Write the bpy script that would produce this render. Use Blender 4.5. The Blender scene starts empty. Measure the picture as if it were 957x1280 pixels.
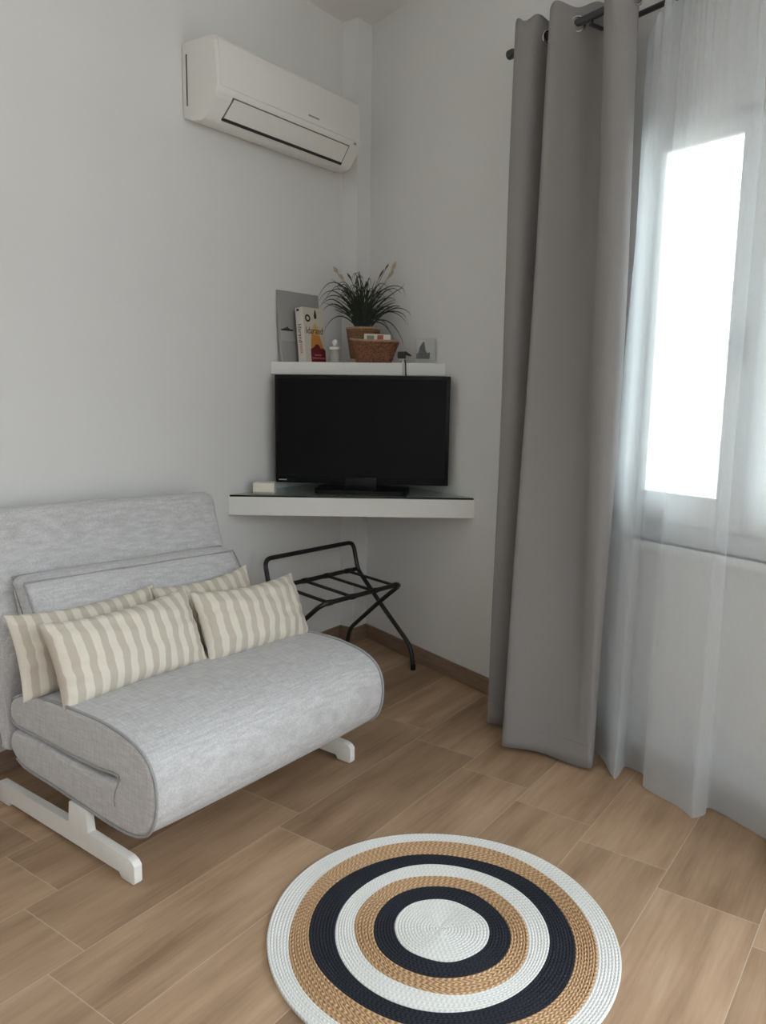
import bpy, bmesh, math, random
from mathutils import Vector, Matrix
from math import sin, cos, pi, radians as R

random.seed(11)
SC = bpy.context.scene
COL = SC.collection

# ------------------------------------------------------------------ helpers
def smoothstep(a, b, x):
    t = max(0., min(1., (x - a) / (b - a)))
    return t * t * (3 - 2 * t)


def finish(bm, name, mat, parent=None, smooth=35, kind=None, matrix=None):
    me = bpy.data.meshes.new(name)
    bmesh.ops.recalc_face_normals(bm, faces=bm.faces[:]) if kind != 'open' else None
    bm.to_mesh(me)
    bm.free()
    mats = mat if isinstance(mat, (list, tuple)) else [mat]
    for m in mats:
        me.materials.append(m)
    if smooth:
        for p in me.polygons:
            p.use_smooth = True
        try:
            me.set_sharp_from_angle(angle=R(smooth))
        except Exception:
            pass
    o = bpy.data.objects.new(name, me)
    COL.objects.link(o)
    if parent is not None:
        o.parent = parent
    if matrix is not None:
        o.matrix_local = matrix
    return o


def thing(name, label, cat, loc=(0, 0, 0), rz=0., group=None):
    o = bpy.data.objects.new(name, None)
    o.empty_display_size = .1
    COL.objects.link(o)
    o.location = loc
    o.rotation_euler = (0, 0, rz)
    tag(o, label, cat, group)
    return o


def tag(o, label=None, cat=None, group=None, kind=None):
    if label: o['label'] = label
    if cat: o['category'] = cat
    if group: o['group'] = group
    if kind: o['kind'] = kind
    return o


def struct(o):
    o['kind'] = 'structure'
    return o


def add_box(bm, lo, hi, bevel=0., seg=2):
    v = [bm.verts.new((x, y, z)) for x in (lo[0], hi[0]) for y in (lo[1], hi[1]) for z in (lo[2], hi[2])]
    idx = [(0, 1, 3, 2), (4, 6, 7, 5), (0, 4, 5, 1), (2, 3, 7, 6), (0, 2, 6, 4), (1, 5, 7, 3)]
    fs = [bm.faces.new([v[i] for i in f]) for f in idx]
    if bevel:
        es = list({e for f in fs for e in f.edges})
        bmesh.ops.bevel(bm, geom=es, offset=bevel, segments=seg, profile=.5, affect='EDGES')
    return bm


def boxm(lo, hi, bevel=0., seg=2):
    return add_box(bmesh.new(), lo, hi, bevel, seg)


def add_prism(bm, poly, a, b, axis='z', bevel=0., seg=2):
    """extrude a 2D polygon from a to b along an axis. poly coords: z->(x,y), y->(x,z), x->(y,z)"""
    def P(p, t):
        return {'z': (p[0], p[1], t), 'y': (p[0], t, p[1]), 'x': (t, p[0], p[1])}[axis]
    A = [bm.verts.new(P(p, a)) for p in poly]
    B = [bm.verts.new(P(p, b)) for p in poly]
    fs = [bm.faces.new(A), bm.faces.new(B[::-1])]
    n = len(poly)
    for i in range(n):
        fs.append(bm.faces.new((A[i], B[i], B[(i + 1) % n], A[(i + 1) % n])))
    if bevel:
        es = list({e for f in fs for e in f.edges})
        bmesh.ops.bevel(bm, geom=es, offset=bevel, segments=seg, profile=.5, affect='EDGES')
    return bm


def fillet(pts, r, n=6):
    pts = [Vector(p) for p in pts]
    out = [pts[0]]
    for i in range(1, len(pts) - 1):
        p, a, b = pts[i], pts[i - 1], pts[i + 1]
        da, db = (a - p), (b - p)
        rr = min(r, da.length * .48, db.length * .48)
        s, e = p + da.normalized() * rr, p + db.normalized() * rr
        for k in range(n + 1):
            t = k / n
            out.append(s * (1 - t) ** 2 + p * 2 * t * (1 - t) + e * t * t)
    out.append(pts[-1])
    return out


def catmull(pts, n=8):
    pts = [Vector(p) for p in pts]
    P = [pts[0] * 2 - pts[1]] + pts + [pts[-1] * 2 - pts[-2]]
    out = []
    for i in range(1, len(P) - 2):
        a, b, c, d = P[i - 1], P[i], P[i + 1], P[i + 2]
        for k in range(n):
            t = k / n
            out.append(.5 * ((2 * b) + (c - a) * t + (2 * a - 5 * b + 4 * c - d) * t * t + (3 * b - a - 3 * c + d) * t ** 3))
    out.append(pts[-1])
    return out


def add_tube(bm, pts, r, seg=12, flat=None, cap=True, closed=False):
    """round (or flat=(w,h) elliptical) sweep along a polyline; r may be a list"""
    pts = [Vector(p) for p in pts]
    n = len(pts)
    rs = r if isinstance(r, (list, tuple)) else [r] * n
    up = None
    rings = []
    for i, p in enumerate(pts):
        if closed:
            t = (pts[(i + 1) % n] - pts[i - 1])
        else:
            t = pts[min(i + 1, n - 1)] - pts[max(i - 1, 0)]
        t.normalize()
        if up is None:
            up = Vector((0, 0, 1)) if abs(t.z) < .9 else Vector((1, 0, 0))
        up = (up - t * up.dot(t)).normalized()
        side = t.cross(up)
        ring = []
        for k in range(seg):
            a = 2 * pi * k / seg
            ring.append(bm.verts.new(p + (side * cos(a) + up * sin(a)) * rs[i]))
        rings.append(ring)
    m = n if closed else n - 1
    for i in range(m):
        A, B = rings[i], rings[(i + 1) % n]
        for k in range(seg):
            bm.faces.new((A[k], A[(k + 1) % seg], B[(k + 1) % seg], B[k]))
    if cap and not closed:
        bm.faces.new(rings[0][::-1])
        bm.faces.new(rings[-1])
    return bm


def add_lathe(bm, prof, seg=32, c=(0, 0, 0)):
    rings = []
    for r, z in prof:
        if r < 1e-5:
            rings.append([bm.verts.new((c[0], c[1], c[2] + z))])
        else:
            rings.append([bm.verts.new((c[0] + r * cos(2 * pi * k / seg), c[1] + r * sin(2 * pi * k / seg), c[2] + z)) for k in range(seg)])
    for A, B in zip(rings, rings[1:]):
        for k in range(seg):
            k2 = (k + 1) % seg
            if len(A) == 1 and len(B) == 1: continue
            if len(A) == 1: bm.faces.new((A[0], B[k2], B[k]))
            elif len(B) == 1: bm.faces.new((A[k], A[k2], B[0]))
            else: bm.faces.new((A[k], A[k2], B[k2], B[k]))
    return bm


def add_grid(bm, rows, closed_v=False, mat=None):
    """rows: list of lists of points"""
    V = [[bm.verts.new(p) for p in row] for row in rows]
    fs = []
    for i in range(len(V) - 1):
        n = len(V[i])
        for j in range(n if closed_v else n - 1):
            fs.append(bm.faces.new((V[i][j], V[i][(j + 1) % n], V[i + 1][(j + 1) % n], V[i + 1][j])))
    if mat is not None:
        for f in fs: f.material_index = mat
    return V


# ------------------------------------------------------------------ materials
class NT:
    def __init__(self, name):
        self.m = bpy.data.materials.new(name)
        self.m.use_nodes = True
        self.t = self.m.node_tree
        self.b = self.t.nodes['Principled BSDF']
        self.out = self.t.nodes['Material Output']

    def n(self, typ, **kw):
        x = self.t.nodes.new('ShaderNode' + typ)
        for k, v in kw.items():
            if hasattr(x, k) and not k.startswith('i_'):
                setattr(x, k, v)
        return x

    def l(self, a, b):
        self.t.links.new(a, b)

    def math(self, op, a, b=None, c=None):
        x = self.n('Math', operation=op)
        for i, v in enumerate((a, b, c)):
            if v is None: continue
            if isinstance(v, (int, float)): x.inputs[i].default_value = v
            else: self.l(v, x.inputs[i])
        return x.outputs[0]

    def mixc(self, fac, a, b, blend='MIX'):
        x = self.n('MixRGB', blend_type=blend)
        for i, v in enumerate((fac, a, b)):
            if isinstance(v, (int, float)): x.inputs[i].default_value = v
            elif isinstance(v, tuple): x.inputs[i].default_value = (*v[:3], 1)
            else: self.l(v, x.inputs[i])
        return x.outputs[0]

    def coords(self, scale=(1, 1, 1), kind='Object'):
        tc = self.n('TexCoord')
        mp = self.n('Mapping')
        mp.inputs['Scale'].default_value = scale
        self.l(tc.outputs[kind], mp.inputs[0])
        return mp.outputs[0]

    def noise(self, vec, scale, detail=3, rough=.5):
        x = self.n('TexNoise')
        x.inputs['Scale'].default_value = scale
        x.inputs['Detail'].default_value = detail
        x.inputs['Roughness'].default_value = rough
        if vec is not None: self.l(vec, x.inputs['Vector'])
        return x.outputs['Fac']

    def ramp(self, fac, stops):
        x = self.n('ValToRGB')
        e = x.color_ramp.elements
        while len(e) < len(stops): e.new(.5)
        for s, (p, c) in zip(e, stops):
            s.position = p
            s.color = (*c, 1)
        self.l(fac, x.inputs[0])
        return x.outputs[0]

    def bump(self, h, strength, dist=.002):
        x = self.n('Bump')
        x.inputs['Strength'].default_value = strength
        x.inputs['Distance'].default_value = dist
        self.l(h, x.inputs['Height'])
        self.l(x.outputs[0], self.b.inputs['Normal'])
        return x

    def set(self, color=None, rough=None, metal=None, spec=None, **kw):
        def s(k, v):
            if v is None: return
            if isinstance(v, tuple): self.b.inputs[k].default_value = (*v[:3], 1)
            elif isinstance(v, (int, float)): self.b.inputs[k].default_value = v
            else: self.l(v, self.b.inputs[k])
        s('Base Color', color); s('Roughness', rough); s('Metallic', metal); s('Specular IOR Level', spec)
        for k, v in kw.items(): s(k, v)
        return self


def plain(name, col, rough=.5, metal=0., spec=.5, var=.05, scale=30.):
    """one colour with a little tonal mottling"""
    n = NT(name)
    v = n.noise(n.coords(), scale, 3)
    c = n.mixc(v, tuple(x * (1 - var) for x in col), tuple(min(1, x * (1 + var)) for x in col))
    n.set(c, rough, metal, spec)
    return n.m


def m_paint(name, col, bump=.12):
    n = NT(name)
    co = n.coords()
    v = n.noise(co, 2.2, 4)
    c = n.mixc(v, tuple(x * .985 for x in col), tuple(min(1, x * 1.012) for x in col))
    n.set(c, .85, 0, .25)
    n.bump(n.noise(co, 160, 4), bump, .001)
    return n.m


def m_linen(name, base, dark, light, scale=1.):
    n = NT(name)
    a = n.noise(n.coords((200 * scale, 16 * scale, 16 * scale)), 1.0, 3, .6)
    b = n.noise(n.coords((16 * scale, 200 * scale, 200 * scale)), 1.0, 3, .6)
    w = n.math('MULTIPLY', n.math('ADD', a, b), .5)
    f = n.noise(n.coords(), 900, 2)
    w2 = n.math('ADD', n.math('MULTIPLY', w, .8), n.math('MULTIPLY', f, .2))
    c = n.ramp(w2, [(.36, dark), (.5, base), (.66, light)])
    n.set(c, .95, 0, .15, **{'Sheen Weight': .15, 'Sheen Roughness': .6})
    n.bump(w2, .35, .002)
    return n.m


def m_floor():
    n = NT('wood_look_tile')
    tc = n.n('TexCoord')
    sp = n.n('SeparateXYZ')
    n.l(tc.outputs['Object'], sp.inputs[0])
    X, Y = sp.outputs[0], sp.outputs[1]
    u = n.math('DIVIDE', n.math('ADD', X, 1.632), .27)
    col = n.math('FLOOR', u)
    fu = n.math('FRACT', u)
    v = n.math('DIVIDE', n.math('ADD', n.math('SUBTRACT', Y, .937), n.math('MULTIPLY', col, .1)), .808)
    row = n.math('FLOOR', v)
    fv = n.math('FRACT', v)
    idv = n.n('CombineXYZ')
    n.l(col, idv.inputs[0]); n.l(row, idv.inputs[1])
    wn = n.n('TexWhiteNoise', noise_dimensions='2D')
    n.l(idv.outputs[0], wn.inputs['Vector'])
    tone = wn.outputs['Value']
    # grout
    du = n.math('MULTIPLY', n.math('MINIMUM', fu, n.math('SUBTRACT', 1, fu)), .27)
    dv = n.math('MULTIPLY', n.math('MINIMUM', fv, n.math('SUBTRACT', 1, fv)), .808)
    d = n.math('MINIMUM', du, dv)
    grout = n.math('LESS_THAN', d, .0011)
    # grain shifted per tile
    sh = n.n('VectorMath', operation='SCALE')
    n.l(wn.outputs['Color'], sh.inputs[0])
    sh.inputs['Scale'].default_value = 13.
    ad = n.n('VectorMath', operation='ADD')
    n.l(tc.outputs['Object'], ad.inputs[0]); n.l(sh.outputs[0], ad.inputs[1])
    mp = n.n('Mapping'); mp.inputs['Scale'].default_value = (9, 1.1, 1)
    n.l(ad.outputs[0], mp.inputs[0])
    g1 = n.noise(mp.outputs[0], 1.6, 5, .55)
    mp2 = n.n('Mapping'); mp2.inputs['Scale'].default_value = (70, 4, 1)
    n.l(ad.outputs[0], mp2.inputs[0])
    g2 = n.noise(mp2.outputs[0], 1.5, 4, .6)
    mp3 = n.n('Mapping'); mp3.inputs['Scale'].default_value = (3.2, 1.6, 1)
    n.l(ad.outputs[0], mp3.inputs[0])
    g3 = n.noise(mp3.outputs[0], 1.6, 3, .5)
    f = n.math('ADD', n.math('ADD', n.math('MULTIPLY', g1, .5), n.math('MULTIPLY', g2, .22)), n.math('MULTIPLY', g3, .28))
    c = n.ramp(f, FLOOR_RAMP)
    c = n.mixc(1., c, n.ramp(tone, [(0, (.74, .72, .70)), (.5, (.96, .955, .95)), (1, (1.08, 1.08, 1.08))]), 'MULTIPLY')
    c = n.mixc(n.math('MULTIPLY', grout, .75), c, GROUT)
    n.set(c, n.math('ADD', n.math('MULTIPLY', g2, .15), .42), 0, .22)
    h = n.math('SUBTRACT', n.math('MULTIPLY', g2, .25), grout)
    n.bump(h, .25, .0012)
    return n.m


FLOOR_RAMP = [(.33, (.255, .160, .098)), (.5, (.395, .265, .170)), (.68, (.51, .36, .245))]
GROUT = (.55, .46, .37)


def m_stripe():
    n = NT('striped_cotton')
    tc = n.n('TexCoord')
    uv = n.n('SeparateXYZ')
    n.l(tc.outputs['UV'], uv.inputs[0])
    oi = n.n('ObjectInfo')
    wob = n.math('MULTIPLY', n.math('SUBTRACT', n.noise(n.coords(), 7, 2), .5), .01)
    u = n.math('ADD', n.math('ADD', uv.outputs[0], wob), n.math('MULTIPLY', oi.outputs['Random'], .05))
    ph = n.math('FRACT', n.math('DIVIDE', u, .0525))
    tri = n.math('ABSOLUTE', n.math('SUBTRACT', ph, .5))
    s = n.n('MapRange', interpolation_type='SMOOTHSTEP')
    s.inputs['From Min'].default_value = .225
    s.inputs['From Max'].default_value = .275
    n.l(tri, s.inputs['Value'])
    f = n.noise(n.coords(), 420, 3)
    cream = n.mixc(f, (.66, .61, .52), (.80, .76, .67))
    beige = n.mixc(f, (.50, .445, .375), (.62, .56, .48))
    c = n.mixc(s.outputs[0], cream, beige)
    n.set(c, .95, 0, .12, **{'Sheen Weight': .1})
    h = n.math('ADD', n.noise(n.coords((1, 6, 6)), 60, 3), n.math('MULTIPLY', f, .5))
    n.bump(h, .3, .002)
    return n.m


def m_cotton_braid(name, a, b, period=.0078, twist=150., strength=.6):
    """rope braid running round the rug"""
    n = NT(name)
    tc = n.n('TexCoord')
    sp = n.n('SeparateXYZ')
    n.l(tc.outputs['Object'], sp.inputs[0])
    r = n.math('SQRT', n.math('ADD', n.math('MULTIPLY', sp.outputs[0], sp.outputs[0]), n.math('MULTIPLY', sp.outputs[1], sp.outputs[1])))
    th = n.math('ARCTAN2', sp.outputs[1], sp.outputs[0])
    arc = n.math('MULTIPLY', n.math('MULTIPLY', th, r), twist)
    k = n.math('DIVIDE', r, period)
    par = n.math('SUBTRACT', n.math('MULTIPLY', n.math('MODULO', n.math('FLOOR', k), 2), 2), 1)
    tw = n.math('SINE', n.math('MULTIPLY', n.math('ADD', arc, n.math('MULTIPLY', n.math('MULTIPLY', n.math('FRACT', k), par), 1.6)), 2 * pi * .55))
    nz = n.noise(n.coords(), 230, 3)
    f = n.math('ADD', n.math('MULTIPLY', n.math('ADD', n.math('MULTIPLY', tw, .5), .5), .55), n.math('MULTIPLY', nz, .45))
    n.set(n.ramp(f, [(.15, a), (.75, b)]), .95, 0, .1)
    n.bump(f, strength, .004)
    return n.m


def m_sheer():
    n = NT('sheer_voile')
    t = n.t
    tr = n.n('BsdfTransparent'); tr.inputs[0].default_value = (1, 1, 1, 1)
    df = n.n('BsdfDiffuse'); df.inputs[0].default_value = (.87, .91, .945, 1)
    tl = n.n('BsdfTranslucent'); tl.inputs[0].default_value = (.87, .91, .945, 1)
    m1 = n.n('MixShader'); m1.inputs[0].default_value = .62
    n.l(df.outputs[0], m1.inputs[1]); n.l(tl.outputs[0], m1.inputs[2])
    m2 = n.n('MixShader')
    # threads: the cloth closes up when seen at a slant
    lw = n.n('LayerWeight'); lw.inputs[0].default_value = .35
    wv = n.noise(n.coords((300, 300, 40)), 1.0, 2)
    f = n.math('ADD', n.math('ADD', SHEER_OPEN, n.math('MULTIPLY', lw.outputs['Facing'], .22)), n.math('MULTIPLY', wv, .06))
    n.l(f, m2.inputs[0])
    n.l(tr.outputs[0], m2.inputs[1]); n.l(m1.outputs[0], m2.inputs[2])
    n.l(m2.outputs[0], n.out.inputs[0])
    return n.m


SHEER_OPEN = .43


def m_glass(name, tint=(.97, .99, .98)):
    n = NT(name)
    tr = n.n('BsdfTransparent'); tr.inputs[0].default_value = (*tint, 1)
    gl = n.n('BsdfGlossy'); gl.inputs[0].default_value = (1, 1, 1, 1); gl.inputs['Roughness'].default_value = .02
    fr = n.n('Fresnel'); fr.inputs[0].default_value = 1.45
    mx = n.n('MixShader')
    n.l(fr.outputs[0], mx.inputs[0]); n.l(tr.outputs[0], mx.inputs[1]); n.l(gl.outputs[0], mx.inputs[2])
    n.l(mx.outputs[0], n.out.inputs[0])
    return n.m


def m_wicker(name, a, b):
    n = NT(name)
    f = n.noise(n.coords(), 160, 3)
    n.set(n.ramp(f, [(.3, a), (.7, b)]), .7, 0, .3)
    return n.m


M = {}
M['wall'] = m_paint('white_wall_paint', (.745, .742, .735))
M['ceiling'] = m_paint('white_ceiling_paint', (.78, .77, .75))
M['floor'] = m_floor()


def m_base_tile():
    n = NT('brown_skirting_tile')
    f = n.noise(n.coords((3, 3, 40)), 2.2, 4)
    n.set(n.ramp(f, [(.3, (.20, .135, .095)), (.7, (.29, .20, .145))]), .45, 0, .4)
    return n.m


M['skirting'] = m_base_tile()
M['linen'] = m_linen('grey_linen', (.535, .53, .54), (.42, .417, .425), (.69, .685, .695))
M['piping'] = m_linen('grey_piping', (.33, .33, .34), (.27, .27, .28), (.40, .40, .41))
M['white_metal'] = plain('white_lacquered_metal', (.80, .79, .76), .4)
M['stripe'] = m_stripe()
M['rug_white'] = m_cotton_braid('white_cotton_braid', (.62, .62, .60), (.83, .83, .81), strength=.22)
M['rug_black'] = m_cotton_braid('black_cotton_braid', (.014, .016, .022), (.035, .038, .048), strength=.35)
M['rug_jute'] = m_cotton_braid('natural_jute_braid', (.32, .185, .095), (.70, .47, .28), twist=120., strength=.8)
M['curtain'] = m_linen('grey_curtain_cloth', (.30, .287, .283), (.285, .272, .268), (.315, .302, .298), 2.)
_t = M['curtain'].node_tree
_tr = _t.nodes.new('ShaderNodeBsdfTranslucent')
_tr.inputs[0].default_value = (.46, .45, .46, 1)
_mx = _t.nodes.new('ShaderNodeMixShader')
_mx.inputs[0].default_value = .14
_t.links.new(_t.nodes['Principled BSDF'].outputs[0], _mx.inputs[1])
_t.links.new(_tr.outputs[0], _mx.inputs[2])
_t.links.new(_mx.outputs[0], _t.nodes['Material Output'].inputs[0])
M['eyelet'] = plain('steel_eyelet', (.55, .55, .55), .25, 1.)
M['rod'] = plain('charcoal_rod', (.045, .05, .055), .35)
M['sheer'] = m_sheer()
M['upvc'] = plain('white_window_frame', (.86, .87, .87), .3)
M['glass'] = m_glass('window_glass')
M['handle'] = plain('grey_handle', (.62, .64, .66), .35)
M['ac'] = plain('white_casing', (.78, .77, .74), .35, 0, .4, .02)
M['ac_dark'] = plain('dark_slot', (.02, .02, .02), .6)
M['ac_line'] = plain('grey_line', (.16, .16, .155), .5)
M['ac_mark'] = plain('grey_print', (.30, .30, .29), .5)
M['tv_black'] = plain('black_plastic', (.008, .008, .010), .35, 0, .18)
M['screen'] = plain('black_screen', (.002, .002, .003), .1, 0, .12)
M['silver'] = plain('silver_print', (.7, .7, .7), .4)
M['shelf'] = plain('white_shelf_board', (.79, .785, .76), .5, 0, .3, .02)
M['rack'] = plain('black_steel', (.012, .012, .013), .38)
M['strap'] = plain('black_webbing', (.016, .016, .017), .8)
M['canvas'] = plain('grey_print_canvas', (.34, .34, .33), .8, 0, .2, .06, 6)
M['ink'] = plain('black_ink', (.02, .02, .02), .7)
M['cover'] = plain('cream_book_cover', (.60, .56, .48), .5, 0, .4, .05)
M['spine'] = plain('ivory_book_spine', (.66, .62, .57), .5, 0, .4, .03)
M['paper'] = plain('paper_block', (.68, .64, .54), .8)
M['orange'] = plain('orange_print', (.55, .23, .05), .5)
M['amber'] = plain('amber_print', (.60, .40, .14), .5)
M['maroon'] = plain('maroon_print', (.16, .014, .018), .5)
M['gold'] = plain('brown_title_print', (.12, .07, .02), .5)
M['pinkink'] = plain('pink_print', (.5, .22, .25), .5)
M['white_ceramic'] = plain('white_ceramic', (.72, .71, .68), .35)
M['grey_ceramic'] = plain('grey_glaze', (.33, .32, .29), .3)
M['cream_plastic'] = plain('cream_plastic', (.74, .70, .61), .45)
M['wicker'] = m_wicker('red_brown_wicker', (.085, .032, .016), (.36, .17, .095))
M['wicker_rim'] = m_wicker('tan_wicker', (.30, .19, .11), (.50, .36, .23))
M['pot'] = m_wicker('brown_seagrass', (.15, .075, .04), (.34, .19, .105))
M['leaf'] = plain('dark_grass_leaf', (.016, .026, .012), .5, 0, .4, .35, 40)
M['stalk'] = plain('straw_plume', (.46, .38, .29), .9, 0, .2, .15, 60)
M['cattail'] = plain('brown_cattail', (.09, .055, .035), .9)
M['soil'] = plain('dark_soil', (.02, .016, .012), .95)
M['card'] = plain('white_card', (.72, .68, .60), .6)
M['card_grey'] = plain('grey_print_patch', (.22, .20, .19), .6)
M['card_red'] = plain('red_print_patch', (.38, .10, .05), .6)
M['slate'] = plain('grey_relief', (.09, .09, .092), .6, 0, .3, .4, 60)
M['cable_b'] = plain('black_cable', (.012, .012, .012), .5)
M['cable_w'] = plain('white_cable', (.62, .61, .58), .5)
M['clear'] = m_glass('clear_acrylic', (.93, .94, .93))
M['house'] = plain('white_house_render', (.82, .80, .77), .9, 0, .2, .03, 2)
M['house_low'] = plain('peach_house_render', (.78, .62, .50), .9, 0, .2, .03, 2)
M['house_grey'] = plain('grey_house_panel', (.36, .39, .44), .8)
M['ground'] = plain('pale_paving', (.55, .53, .50), .9, 0, .2, .1, 1)


def m_glass_sheet():
    n = NT('greenish_glass_sheet')
    n.set((.75, .88, .82), .03, 0, .5, **{'Transmission Weight': 1.0, 'IOR': 1.5})
    return n.m


M['sheet'] = m_glass_sheet()

# ------------------------------------------------------------------ room frame
XL = -2.6785                       # inner face of the left wall
WA = -.343973                      # direction of the window wall
W = Vector((cos(WA), sin(WA), 0))
N = Vector((-sin(WA), cos(WA), 0))
DW = 2.4162                        # distance of the window wall's inner face
CEIL = 3.2
YB = -1.9
XR = 1.9


def wp(s, o, z):
    """point s along the window wall, o into the room from its inner face"""
    return W * s + N * (DW - o) + Vector((0, 0, z))


WROOT = wp(0, 0, 0)
corner = Vector((XL, (DW - XL * N.x) / N.y, 0))
rcorner = Vector((XR, (DW - XR * N.x) / N.y, 0))
S0 = corner.dot(W)
S1 = rcorner.dot(W)


def wall_with_holes(name, a, b, h, th, holes, outward):
    """wall from a to b (inner face), holes=[(t0,t1,z0,z1), ...] measured along a->b"""
    bm = bmesh.new()
    a, b = Vector(a), Vector(b)
    d = (b - a).normalized()
    out = Vector(outward)
    ts = sorted({0., (b - a).length, *[q for hl in holes for q in hl[:2]]})
    zs = sorted({-.1, h, *[q for hl in holes for q in hl[2:]]})
    vv = {}

    def V(i, k, off):
        if (i, k, off) not in vv:
            vv[i, k, off] = bm.verts.new(a + d * ts[i] + out * (th if off else 0) + Vector((0, 0, zs[k])))
        return vv[i, k, off]

    def solid(i, k):
        if not (0 <= i < len(ts) - 1 and 0 <= k < len(zs) - 1): return False
        t, z = (ts[i] + ts[i + 1]) / 2, (zs[k] + zs[k + 1]) / 2
        return not any(hl[0] < t < hl[1] and hl[2] < z < hl[3] for hl in holes)
    for i in range(len(ts) - 1):
        for k in range(len(zs) - 1):
            if not solid(i, k): continue
            for off in (0, 1):
                bm.faces.new([V(i, k, off), V(i + 1, k, off), V(i + 1, k + 1, off), V(i, k + 1, off)])
            for di, dk, p, q in ((-1, 0, (i, k), (i, k + 1)), (1, 0, (i + 1, k), (i + 1, k + 1)), (0, -1, (i, k), (i + 1, k)), (0, 1, (i, k + 1), (i + 1, k + 1))):
                if not solid(i + di, k + dk):
                    bm.faces.new([V(*p, 0), V(*q, 0), V(*q, 1), V(*p, 1)])
    return struct(finish(bm, name, M['wall'], smooth=0))


WIN = dict(s0=-1.895, s1=-.993, z0=.86, z1=2.285)
TH = .24
# unseen opening, added further along the same wall to let in more daylight
FILL_OPENING = (-.45, 1.45, .0, 2.6)
wall_with_holes('wall_right', corner, rcorner, CEIL, TH, [(WIN['s0'] - S0, WIN['s1'] - S0, WIN['z0'], WIN['z1']), (FILL_OPENING[0] - S0, FILL_OPENING[1] - S0, FILL_OPENING[2], FILL_OPENING[3])], N)
wall_with_holes('wall_left', (XL, YB, 0), corner + Vector((0, .2, 0)), CEIL, .2, [], (-1, 0, 0))
wall_with_holes('wall_back', (XL - .2, YB, 0), (XR + .2, YB, 0), CEIL, .2, [], (0, -1, 0))
SIDE_FILL = (-1.4, .6, 1.3, 2.75)        # unseen opening added beside the camera to brighten the corner
wall_with_holes('wall_side', (XR, YB, 0), rcorner + Vector((0, .1, 0)), CEIL, .2, [(SIDE_FILL[0] - YB, SIDE_FILL[1] - YB, SIDE_FILL[2], SIDE_FILL[3])], (1, 0, 0))

room_poly = [(XL - .1, YB - .1), (XR + .1, YB - .1), (XR + .1, rcorner.y + .05), (XL - .1, corner.y + .12)]
struct(finish(add_prism(bmesh.new(), room_poly, -.1, 0), 'floor', M['floor'], smooth=0))
struct(finish(add_prism(bmesh.new(), room_poly, CEIL, CEIL + .1), 'ceiling', M['ceiling'], smooth=0))

# boxed-in pipe in the corner
CX, CY = -2.583, 3.378
cyw = (DW - CX * N.x) / N.y
struct(finish(add_prism(bmesh.new(), [(XL, CY), (CX, CY), (CX, cyw), (XL, corner.y)], 0, CEIL), 'trim_1', M['wall'], smooth=0))

# skirting: brown tile strips
BH, BT = .082, .010


def skirt(name, a, b, inward):
    a, b, i = Vector(a), Vector(b), Vector(inward)
    poly = [a, b, b + i * BT, a + i * BT]
    return struct(finish(add_prism(bmesh.new(), [(p.x, p.y) for p in poly], 0.0, BH, bevel=.0015, seg=1), name, M['skirting'], smooth=0))


skirt('baseboard_left', (XL, YB, 0), (XL, CY, 0), (1, 0, 0))
skirt('baseboard_corner', (XL + BT, CY, 0), (CX, CY, 0), (0, -1, 0))
skirt('baseboard_chase', (CX, CY - BT, 0), (CX, cyw, 0), (1, 0, 0))
pa = Vector((CX + BT, cyw - BT * .36, 0))
skirt('baseboard_right', wp(pa.dot(W), 0, 0), wp(FILL_OPENING[0], 0, 0), -N)

# ------------------------------------------------------------------ window
win = bpy.data.objects.new('window_1', None)
COL.objects.link(win)
win.location = WROOT
win.rotation_euler = (0, 0, WA)
struct(win)
# local: x = s, y = outward (-o)


def frame_ring(bm, x0, x1, z0, z1, w, y0, y1, bevel=.004, wb=None, wt=None):
    wb = wb or w; wt = wt or w
    add_box(bm, (x0, y0, z0), (x0 + w, y1, z1), bevel)
    add_box(bm, (x1 - w, y0, z0), (x1, y1, z1), bevel)
    add_box(bm, (x0 + w - .001, y0, z0), (x1 - w + .001, y1, z0 + wb), bevel)
    add_box(bm, (x0 + w - .001, y0, z1 - wt), (x1 - w + .001, y1, z1), bevel)


bm = bmesh.new()
frame_ring(bm, WIN['s0'], WIN['s1'], WIN['z0'], WIN['z1'], .034, .05, .115, wb=.09)
finish(bm, 'window_frame', M['upvc'], win)
SM = -1.444
for i, (x0, x1) in enumerate(((WIN['s0'] + .022, SM - .001), (SM + .001, WIN['s1'] - .022))):
    bm = bmesh.new()
    zb, zt = WIN['z0'] + .075, WIN['z1'] - .022
    wd = .047
    frame_ring(bm, x0, x1, zb, zt, .030, .03, .085, .006, wb=.105, wt=wd)
    mx = (x1 - .094, x1) if i == 0 else (x0, x0 + .094)     # broad meeting stile
    add_box(bm, (mx[0], .0285, zb), (mx[1], .086, zt), .006)
    sash = finish(bm, 'sash', M['upvc'], win)
    finish(boxm((x0 + .026, .055, zb + .101), (x1 - .026, .061, zt - wd + .004)), 'pane', M['glass'], sash, smooth=0)
# handle on the meeting stile
bm = bmesh.new()
add_box(bm, (SM - .078, .012, 1.505), (SM - .016, .03, 1.60), .006)
hd = finish(bm, 'window_handle', M['handle'], win)
bm = bmesh.new()
add_tube(bm, fillet([(SM - .045, .02, 1.570), (SM - .045, -.03, 1.570), (SM - .030, -.036, 1.455)], .02), .009, 10)
finish(bm, 'handle_lever', M['handle'], hd)
# inside sill board
bm = boxm((WIN['s0'] - .03, -.022, WIN['z0'] - .028), (WIN['s1'] + .03, .05, WIN['z0'] - .0), .004)
finish(bm, 'window_sill', M['upvc'], win)

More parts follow.
